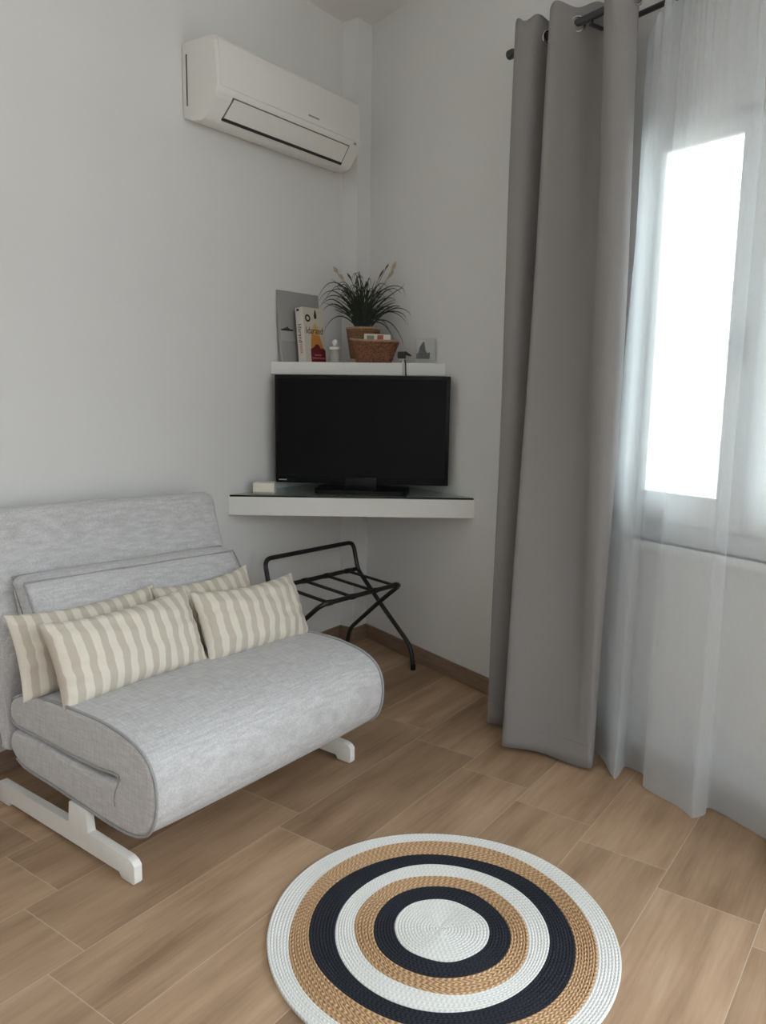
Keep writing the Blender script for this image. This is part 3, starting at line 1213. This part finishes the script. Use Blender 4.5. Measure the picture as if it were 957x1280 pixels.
for ye in (Y0 + .006, Y1 - .006):
    sg = -1 if ye < .5 else 1
    P = catmull([(x, z) for x, z in [(a[0], a[1]) for a in outer[:19]]] if False else [Vector((a[0], 0, a[1])) for a in outer[:19]], 6)
    pts = []
    for i, p in enumerate(P):
        q = P[min(i + 1, len(P) - 1)] - P[max(i - 1, 0)]
        q.normalize()
        nrm = Vector((-q.z, 0, q.x))
        pts.append(Vector((p.x, ye, p.z)) + nrm * (.002))
    piping('piping', pts, mat_o)
    P = catmull([Vector((x, ye - sg * -.002, z)) for x, z in [(-.648, .35), (-.640, .318), (-.60, .304), (-.50, .3045), (-.40, .303), (-.28, .3015), (-.16, .304), (-.09, .311), (-.062, .309)]], 6)
    piping('piping', P, mat_o)
    P = catmull([Vector((x, ye + sg * .006, z)) for x, z in [(-.062, .306), (-.064, .285), (-.075, .262), (-.082, .235), (-.080, .215)]], 6)
    piping('fold_seam', P, mat_o, .0026)

# backrest panel with the lower cushion strapped in front of it
TILT = -.036


def backsheer(bm):
    for v in bm.verts:
        v.co.z += TILT * v.co.y * smoothstep(.3, .7, v.co.z)


bprof = [(-.688, .20), (-.680, .30), (-.672, .40), (-.640, .50), (-.672, .60), (-.705, .70), (-.738, .80), (-.768, .89), (-.782, .945), (-.800, .976), (-.828, .988), (-.856, .980), (-.868, .95), (-.868, .88), (-.845, .74), (-.812, .60), (-.785, .46), (-.775, .32), (-.775, .21), (-.73, .19)]
bm = bmesh.new()
cushion_extrude(bm, closed_catmull(bprof, 4), -.002, 1.0, .03, .003, .0, 24)
backsheer(bm)
bo = finish(bm, 'backrest', M['linen'], sofa, smooth=60)
cprof = [(-.640, .485), (-.655, .56), (-.690, .66), (-.714, .735), (-.712, .762), (-.694, .775), (-.660, .771), (-.630, .752), (-.602, .712), (-.565, .64), (-.530, .55), (-.512, .485), (-.52, .462), (-.56, .455), (-.61, .458)]
bm = bmesh.new()
cushion_extrude(bm, closed_catmull(cprof, 4), .058, .962, .03, .006, .003, 24)
backsheer(bm)
co = finish(bm, 'back_cushion', M['linen'], sofa, smooth=60)
for (px, pz) in ((-.636, .758), (-.708, .768)):
    pts = []
    for k in range(31):
        y = .066 + (.954 - .066) * k / 30
        pts.append(Vector((px, y, pz + .006 + TILT * y * smoothstep(.3, .7, pz) + .001 * sin(k * .7))))
    piping('piping', pts, co, .0036)
for y in (.064, .956):
    P = [Vector((x, y, z + TILT * y * smoothstep(.3, .7, z))) for x, z in ((-.634, .760), (-.603, .715), (-.566, .642), (-.530, .55), (-.512, .49))]
    piping('piping', catmull(P, 5), co, .0036)

# white feet: a beam with two pads and a post
for y in (-.003, .944):
    bm = bmesh.new()
    poly = [(-.76, .002), (-.690, .002), (-.684, .022), (-.068, .022), (-.062, .002), (-.004, .0015), (.004, .010), (.004, .060), (-.008, .072), (-.028, .078), (-.225, .078), (-.228, .147), (-.320, .149), (-.322, .078), (-.74, .078), (-.76, .062)]
    add_prism(bm, poly, y, y + .027, 'y', bevel=.003, seg=2)
    finish(bm, 'leg', M['white_metal'], sofa, smooth=30)
bm = bmesh.new()
add_box(bm, (-.60, .03, .138), (-.03, .938, .150), .003)
finish(bm, 'base_board', M['white_metal'], sofa)

# ------------------------------------------------------------------ pillows
def pillow(label, loc, rot, w, h, t, seed, skew=0.):
    rnd = random.Random(seed)
    nx, ny = 44, 28
    bm = bmesh.new()
    uvl = bm.loops.layers.uv.new('UVMap')
    ph = [rnd.uniform(0, 6.28) for _ in range(8)]
    front, back = [], []

    def pt(i, j_, side):
        u, v = 2 * i / nx - 1, 2 * j_ / ny - 1
        au, av = abs(u), abs(v)
        # sides drawn in between the corners
        x = u * w / 2 * (1 - .045 * (1 - av ** 2) * au ** 3) + skew * v
        z = v * h / 2 * (1 - .085 * (1 - au ** 2) * av ** 3) - .010 * (1 - u * u) * (1 if v > 0 else .2) * av ** 2
        f = max(0, (1 - au ** 2.6)) ** .55 * max(0, (1 - av ** 2.6)) ** .55
        y = t / 2 * f
        # wrinkles gather towards the edges
        wr = .0050 * sin(u * 5 + v * 9 + ph[0]) * sin(v * 4 + ph[1]) + .0055 * (au ** 3) * sin(v * 19 + ph[2] + 3 * u) + .0045 * (av ** 3) * sin(u * 27 + ph[3] + 2 * v) + .003 * sin(u * 11 - v * 6 + ph[4])
        y += wr * f ** .5
        y += .0022
        return Vector((x, -y if side == 0 else y, z + h / 2))
    V = {}
    for s in (0, 1):
        for i in range(nx + 1):
            for j_ in range(ny + 1):
                V[s, i, j_] = bm.verts.new(pt(i, j_, s))
    for s in (0, 1):
        for i in range(nx):
            for j_ in range(ny):
                idx = ((i, j_), (i + 1, j_), (i + 1, j_ + 1), (i, j_ + 1))
                f = bm.faces.new([V[(s,) + q] for q in (idx if s == 0 else idx[::-1])])
                for lp, q in zip(f.loops, idx if s == 0 else idx[::-1]):
                    lp[uvl].uv = (q[0] / nx * w, q[1] / ny * h)
    edge = [(i, 0) for i in range(nx)] + [(nx, j_) for j_ in range(ny)] + [(i, ny) for i in range(nx, 0, -1)] + [(0, j_) for j_ in range(ny, 0, -1)]
    for a, b in zip(edge, edge[1:] + edge[:1]):
        f = bm.faces.new((V[(0,) + a], V[(1,) + a], V[(1,) + b], V[(0,) + b]))
        for lp, q in zip(f.loops, (a, a, b, b)):
            lp[uvl].uv = (q[0] / nx * w, q[1] / ny * h)
    o = finish(bm, 'throw_pillow', M['stripe'], None, smooth=80)
    o.location = loc
    o.rotation_euler = rot
    tag(o, label, 'pillow', 'striped pillows on the sofa bed')
    return o


# rotation: local x along the sofa (world +y), front face (-y local) towards the room (+x)
ZR = R(90) + SRZ
pillow('striped pillow standing in front at the left end of the sofa', (-2.058, 1.562, .436), (R(-24), R(-.5), ZR + R(1)), .560, .274, .135, 1)
pillow('striped pillow standing in front at the right end of the sofa', (-2.003, 2.066, .430), (R(-26), R(1.5), ZR + R(-3)), .488, .264, .135, 2)
pillow('striped pillow tucked behind the left front pillow, its yellowish end showing', (-2.205, 1.520, .434), (R(-20), R(1.0), ZR + R(1)), .555, .272, .08, 3)
pillow('striped pillow mostly hidden behind the right front pillow', (-2.165, 2.006, .434), (R(-22), R(-1.0), ZR + R(0)), .455, .268, .08, 4)

# ------------------------------------------------------------------ rug
rug = thing('round_rug', 'round braided rug with white, jute and black rings on the floor', 'rug', (-.950, 1.626, 0))
bounds = [.1215, .177, .226, .278, .337, .398, .450]
ring_m = [0, 1, 2, 0, 1, 2, 0]           # white, black, jute
bm = bmesh.new()
NA = 200


def wobble(k, a):
    w = 0
    rr = random.Random(100 + k)
    for m in (2, 3, 4, 5, 7):
        w += rr.uniform(-1, 1) / m * cos(m * a + rr.uniform(0, 6.28))
    return 1 + w * (.050 if k == 0 else .034 if k < 6 else .012)


WB = [[wobble(k, 2 * pi * i / NA) for i in range(NA)] for k in range(7)]
braids = [15, 7, 6, 7, 8, 8, 7]
rows, mats = [], []
prev = [0.0] * NA
random.seed(5)
for k, R_ in enumerate(bounds):
    cur = [R_ * WB[k][i] for i in range(NA)]
    nb = braids[k]
    for b in range(nb):
        for q in range(5):
            t = (b + q / 5) / nb
            rg = 1. if ring_m[k] == 2 else .45
            h = .0105 + rg * (.0020 * sin(pi * (q / 5)) - (.0016 if q == 0 else 0))
            row = []
            for i in range(NA):
                a = 2 * pi * i / NA
                r = prev[i] + (cur[i] - prev[i]) * t
                if k == 0 and b == 0 and q == 0: r = .0015
                hh = h + .0006 * sin(a * 5 + r * 30)
                row.append((r * cos(a), r * sin(a), hh))
            rows.append(row); mats.append(ring_m[k])
    prev = cur
last = prev
rows.append([(last[i] * 1.0 * cos(2 * pi * i / NA), last[i] * sin(2 * pi * i / NA), .0075) for i in range(NA)]); mats.append(0)
rows.append([(last[i] * .998 * cos(2 * pi * i / NA), last[i] * .998 * sin(2 * pi * i / NA), .001) for i in range(NA)]); mats.append(0)
rows.append([(last[i] * .4 * cos(2 * pi * i / NA), last[i] * .4 * sin(2 * pi * i / NA), .001) for i in range(NA)]); mats.append(0)
V = [[bm.verts.new(p) for p in r] for r in rows]
for i in range(len(V) - 1):
    for q in range(NA):
        f = bm.faces.new((V[i][q], V[i][(q + 1) % NA], V[i + 1][(q + 1) % NA], V[i + 1][q]))
        f.material_index = mats[i]
bm.faces.new(V[0]); bm.faces.new(V[-1][::-1])
finish(bm, 'braided_rings', [M['rug_white'], M['rug_black'], M['rug_jute']], rug, smooth=60)

# ------------------------------------------------------------------ curtain rods
ROD1 = (.16, 2.663)
ROD2 = (.07, 2.648)
rod = thing('curtain_rod', 'dark grey double curtain rod above the window', 'curtain rod', WROOT, WA)


def rl(s, o, z): return (s, -o, z)


finish(add_tube(bmesh.new(), [rl(-2.40, *ROD1), rl(-.55, *ROD1)], .0135, 16), 'front_rod', M['rod'], rod)
bm = bmesh.new()
add_tube(bm, [rl(-2.428, *ROD1), rl(-2.424, *ROD1), rl(-2.404, *ROD1), rl(-2.398, *ROD1)], [.014, .0175, .0175, .0145], 18)
finish(bm, 'end_cap', M['rod'], rod)
finish(add_tube(bmesh.new(), [rl(-2.20, *ROD2), rl(-.60, *ROD2)], .0095, 14), 'back_rod', M['rod'], rod)
for s in (-2.02, -.8):
    bm = bmesh.new()
    add_box(bm, (s - .012, -.004, 2.60), (s + .012, 0, 2.70), .002)
    add_box(bm, (s - .007, -.165, 2.632), (s + .007, -.002, 2.640), .001)
    add_tube(bm, [(s, -ROD1[0], 2.638), (s, -ROD1[0], 2.651)], .006, 8)
    finish(bm, 'wall_bracket', M['rod'], rod)

# ------------------------------------------------------------------ grey curtain
gc = thing('curtain', 'long grey blackout curtain gathered left of the window', 'curtain', WROOT, WA)
top = [(-2.345, .150), (-2.325, .225), (-2.285, .240), (-2.238, .222), (-2.222, .150), (-2.215, .098), (-2.195, .104), (-2.170, .200), (-2.130, .228), (-2.082, .160), (-2.035, .102), (-1.975, .100), (-1.938, .160), (-1.915, .228), (-1.868, .240), (-1.835, .200), (-1.838, .152), (-1.852, .125)]
bot = [(-2.350, .185), (-2.330, .238), (-2.300, .235), (-2.272, .205), (-2.255, .135), (-2.225, .115), (-2.185, .190), (-2.148, .320), (-2.118, .346), (-2.046, .286), (-1.985, .250), (-1.925, .232), (-1.885, .222), (-1.850, .216), (-1.815, .205), (-1.822, .178), (-1.842, .155), (-1.868, .140)]
Tt = catmull([Vector((a, b, 0)) for a, b in top], 7)
Bb = catmull([Vector((a, b, 0)) for a, b in bot], 7)
bm = bmesh.new()
rows = []
NZ = 60
for k in range(NZ + 1):
    z = .012 + (2.722 - .012) * k / NZ
    t = (z - .012) / 2.71
    tt = t ** .85
    row = []
    for i, (a, b) in enumerate(zip(Tt, Bb)):
        p = b * (1 - tt) + a * tt
        bul = .028 * sin(pi * t) * smoothstep(.55, 1, i / len(Tt))
        sway = .004 * sin(z * 3.1 + i * .11)
        dz = 0
        if k == NZ: dz = .010 * cos(i * .55)
        if k == 0: dz = .006 * sin(i * .13) + .004
        row.append((p.x + bul, -(p.y + sway), z + dz))
    rows.append(row)
add_grid(bm, rows)
fab = finish(bm, 'curtain_fabric', M['curtain'], gc, smooth=80, kind='open')
md = fab.modifiers.new('thick', 'SOLIDIFY'); md.thickness = .003
# hem line stitched near the foot
bm = bmesh.new()
k = 2
rowp = [Vector(p) + Vector((0, -.0022, 0)) for p in rows[k]]
add_tube(bm, rowp, .0009, 5)
finish(bm, 'hem_stitch', M['curtain'], gc)
for s in (-2.335, -2.221, -2.185, -2.082, -1.938, -1.836):
    # ring where the cloth crosses the rod
    d = {-2.335: -75, -2.221: 80, -2.185: -77, -2.082: 52, -1.938: -67, -1.836: 88}[s]
    bm = bmesh.new()
    circ = []
    ang = R(d)
    for q in range(28):
        a = 2 * pi * q / 28
        circ.append((s + .0245 * cos(a) * cos(ang), -ROD1[0] + .0245 * cos(a) * sin(ang), ROD1[1] + .0245 * sin(a) - .005))
    add_tube(bm, circ, .0048, 8, closed=True)
    finish(bm, 'eyelet', M['eyelet'], gc)

# ------------------------------------------------------------------ sheer curtain
sh = thing('sheer_curtain', 'white translucent sheer curtain hanging to the floor across the window', 'curtain', WROOT, WA)
# (s_top, o_top, s_bot, o_bot)
SP = [(-1.852, .042, -1.945, .045), (-1.848, .068, -1.862, .078), (-1.800, .092, -1.775, .140), (-1.765, .090, -1.722, .168), (-1.745, .060, -1.745, .110), (-1.735, .050, -1.768, .060),
      (-1.705, .052, -1.725, .050), (-1.680, .055, -1.675, .062), (-1.640, .080, -1.630, .128), (-1.600, .100, -1.560, .140), (-1.560, .095, -1.486, .146), (-1.500, .088, -1.430, .162), (-1.440, .098, -1.405, .170), (-1.425, .070, -1.395, .120), (-1.440, .050, -1.420, .070),
      (-1.400, .048, -1.375, .062), (-1.330, .060, -1.30, .072), (-1.25, .085, -1.205, .085), (-1.18, .080, -1.13, .10), (-1.12, .055, -1.10, .15), (-1.10, .05, -1.06, .14), (-1.02, .075, -1.0, .07), (-.94, .09, -.92, .10), (-.86, .06, -.84, .15), (-.78, .05, -.76, .08), (-.72, .07, -.70, .09)]
Tt = catmull([Vector((a, b, 0)) for a, b, c, d in SP], 7)
Bb = catmull([Vector((c, d, 0)) for a, b, c, d in SP], 7)
rows = []
NZ = 64
ncol = len(Tt)
for k in range(NZ + 1):
    t = k / NZ
    row = []
    for i, (a, b) in enumerate(zip(Tt, Bb)):
        ztop = 2.565 + .135 * smoothstep(-1.86, -1.70, a.x)
        ztop += .010 * sin(i * .9) * smoothstep(-1.75, -1.65, a.x)
        zb = .006
        z = zb + (ztop - zb) * t
        tt = t ** 1.1
        p = b * (1 - tt) + a * tt
        # fine gathers near the header
        g = .006 * sin(i * 1.05) * smoothstep(.72, 1, t)
        row.append((p.x + .003 * sin(z * 4 + i * .2), -(p.y + g), z))
    rows.append(row)
bm = bmesh.new()
add_grid(bm, rows)
finish(bm, 'sheer_fabric', M['sheer'], sh, smooth=80, kind='open')
# turned-up hem: a second layer of the cloth
bm = bmesh.new()
hr = [[(p[0], p[1] + .0025, p[2]) for p in rows[k]] for k in range(0, 7)]
add_grid(bm, hr)
finish(bm, 'hem', M['sheer'], sh, smooth=80, kind='open')
bm = bmesh.new()
hr = [[(p[0], p[1] + .0025, p[2]) for p in rows[k]] for k in range(NZ - 2, NZ + 1)]
add_grid(bm, hr)
finish(bm, 'header_tape', M['sheer'], sh, smooth=80, kind='open')

# ------------------------------------------------------------------ outside
hs = thing('apartment_building', 'pale building with a balcony railing seen faintly beyond the window', 'building', WROOT, WA)
finish(boxm((-16, 9.3, -3.2), (-2.5, 14, 2.16)), 'upper_storey', M['house'], hs, smooth=0)
finish(boxm((-16, 9.0, -3.2), (-2.5, 9.3, 1.30)), 'lower_storey', M['house_low'], hs, smooth=0)
finish(boxm((-16, 8.85, 1.30), (-2.5, 9.5, 1.42)), 'ledge', M['house'], hs, smooth=0)
finish(boxm((-16, 9.15, 2.13), (-2.5, 9.45, 2.22)), 'roof_edge', M['house_grey'], hs, smooth=0)
bm = bmesh.new()
add_box(bm, (-16, 9.2, 2.72), (-2.5, 9.25, 2.77))
for k in range(90):
    x = -16 + k * .15
    add_box(bm, (x, 9.2, 2.22), (x + .03, 9.24, 2.73))
finish(bm, 'railing', M['house'], hs, smooth=0)
finish(boxm((-7.55, 8.93, -1.5), (-6.4, 9.0, .62)), 'shutter', M['house_grey'], hs, smooth=0)
g = struct(finish(boxm((-40, -40, -3.4), (40, 40, -3.2)), 'ground', M['ground'], None, smooth=0))

# ------------------------------------------------------------------ light
wd = bpy.data.worlds.new('sky')
SC.world = wd
wd.use_nodes = True
nt = wd.node_tree
bg = nt.nodes['Background']
tc = nt.nodes.new('ShaderNodeTexCoord')
sp = nt.nodes.new('ShaderNodeSeparateXYZ')
nt.links.new(tc.outputs['Generated'], sp.inputs[0])
rp = nt.nodes.new('ShaderNodeValToRGB')
# hazy roofs and low sky are dimmer than the sky higher up
el = rp.color_ramp.elements
while len(el) < 4: el.new(.5)
for e_, (p_, k_) in zip(el, ((0., .26), (.17, .34), (.42, .80), (.9, 1.0))):
    e_.position = p_
    e_.color = (.855 * k_, .945 * k_, 1.0 * k_, 1)
nt.links.new(sp.outputs[2], rp.inputs[0])
nt.links.new(rp.outputs[0], bg.inputs[0])
bg.inputs[1].default_value = 9.0


def portal(loc, rot, sx, sy):
    ld = bpy.data.lights.new('daylight_portal', 'AREA')
    ld.shape = 'RECTANGLE'
    ld.size, ld.size_y = sx, sy
    ld.cycles.is_portal = True
    o = bpy.data.objects.new('daylight_portal', ld)
    COL.objects.link(o)
    o.location = loc
    o.rotation_euler = rot
    return o


wc = (WIN['s0'] + WIN['s1']) / 2
# portal looks into the room along -N
portal(wp(wc, -TH - .01, (WIN['z0'] + WIN['z1']) / 2), (R(-90), 0, WA), WIN['s1'] - WIN['s0'], WIN['z1'] - WIN['z0'])
portal((XR + .21, (SIDE_FILL[0] + SIDE_FILL[1]) / 2, (SIDE_FILL[2] + SIDE_FILL[3]) / 2), (R(90), 0, R(90)), SIDE_FILL[1] - SIDE_FILL[0], SIDE_FILL[3] - SIDE_FILL[2])
portal(wp((FILL_OPENING[0] + FILL_OPENING[1]) / 2, -TH - .01, FILL_OPENING[3] / 2), (R(-90), 0, WA), FILL_OPENING[1] - FILL_OPENING[0], FILL_OPENING[3])

# ------------------------------------------------------------------ camera
f_px, pit, rol, yaw = 993.2, -.155606, .0129649, .616819
fw = Vector((-sin(yaw) * cos(pit), cos(yaw) * cos(pit), sin(pit)))
rt = Vector((cos(yaw), sin(yaw), 0))
upv = rt.cross(fw)
r2 = rt * cos(rol) + upv * sin(rol)
u2 = -rt * sin(rol) + upv * cos(rol)
mw = Matrix((r2, u2, -fw)).transposed().to_4x4()
mw.translation = Vector((0, 0, 1.4))
cam_d = bpy.data.cameras.new('camera')
cam_d.sensor_fit = 'VERTICAL'
cam_d.sensor_height = 36.
cam_d.lens = f_px / 1280 * 36.
cam_d.clip_start = .02
cam = bpy.data.objects.new('camera', cam_d)
COL.objects.link(cam)
cam.matrix_world = mw
SC.camera = cam

SC.view_settings.view_transform = 'Standard'
SC.view_settings.look = 'None'
SC.view_settings.gamma = 1
SC.view_settings.exposure = 0.22
SC.view_settings.use_curve_mapping = False
SC.cycles.max_bounces = 12
SC.cycles.diffuse_bounces = 8
SC.cycles.transparent_max_bounces = 16
SC.cycles.use_denoising = True
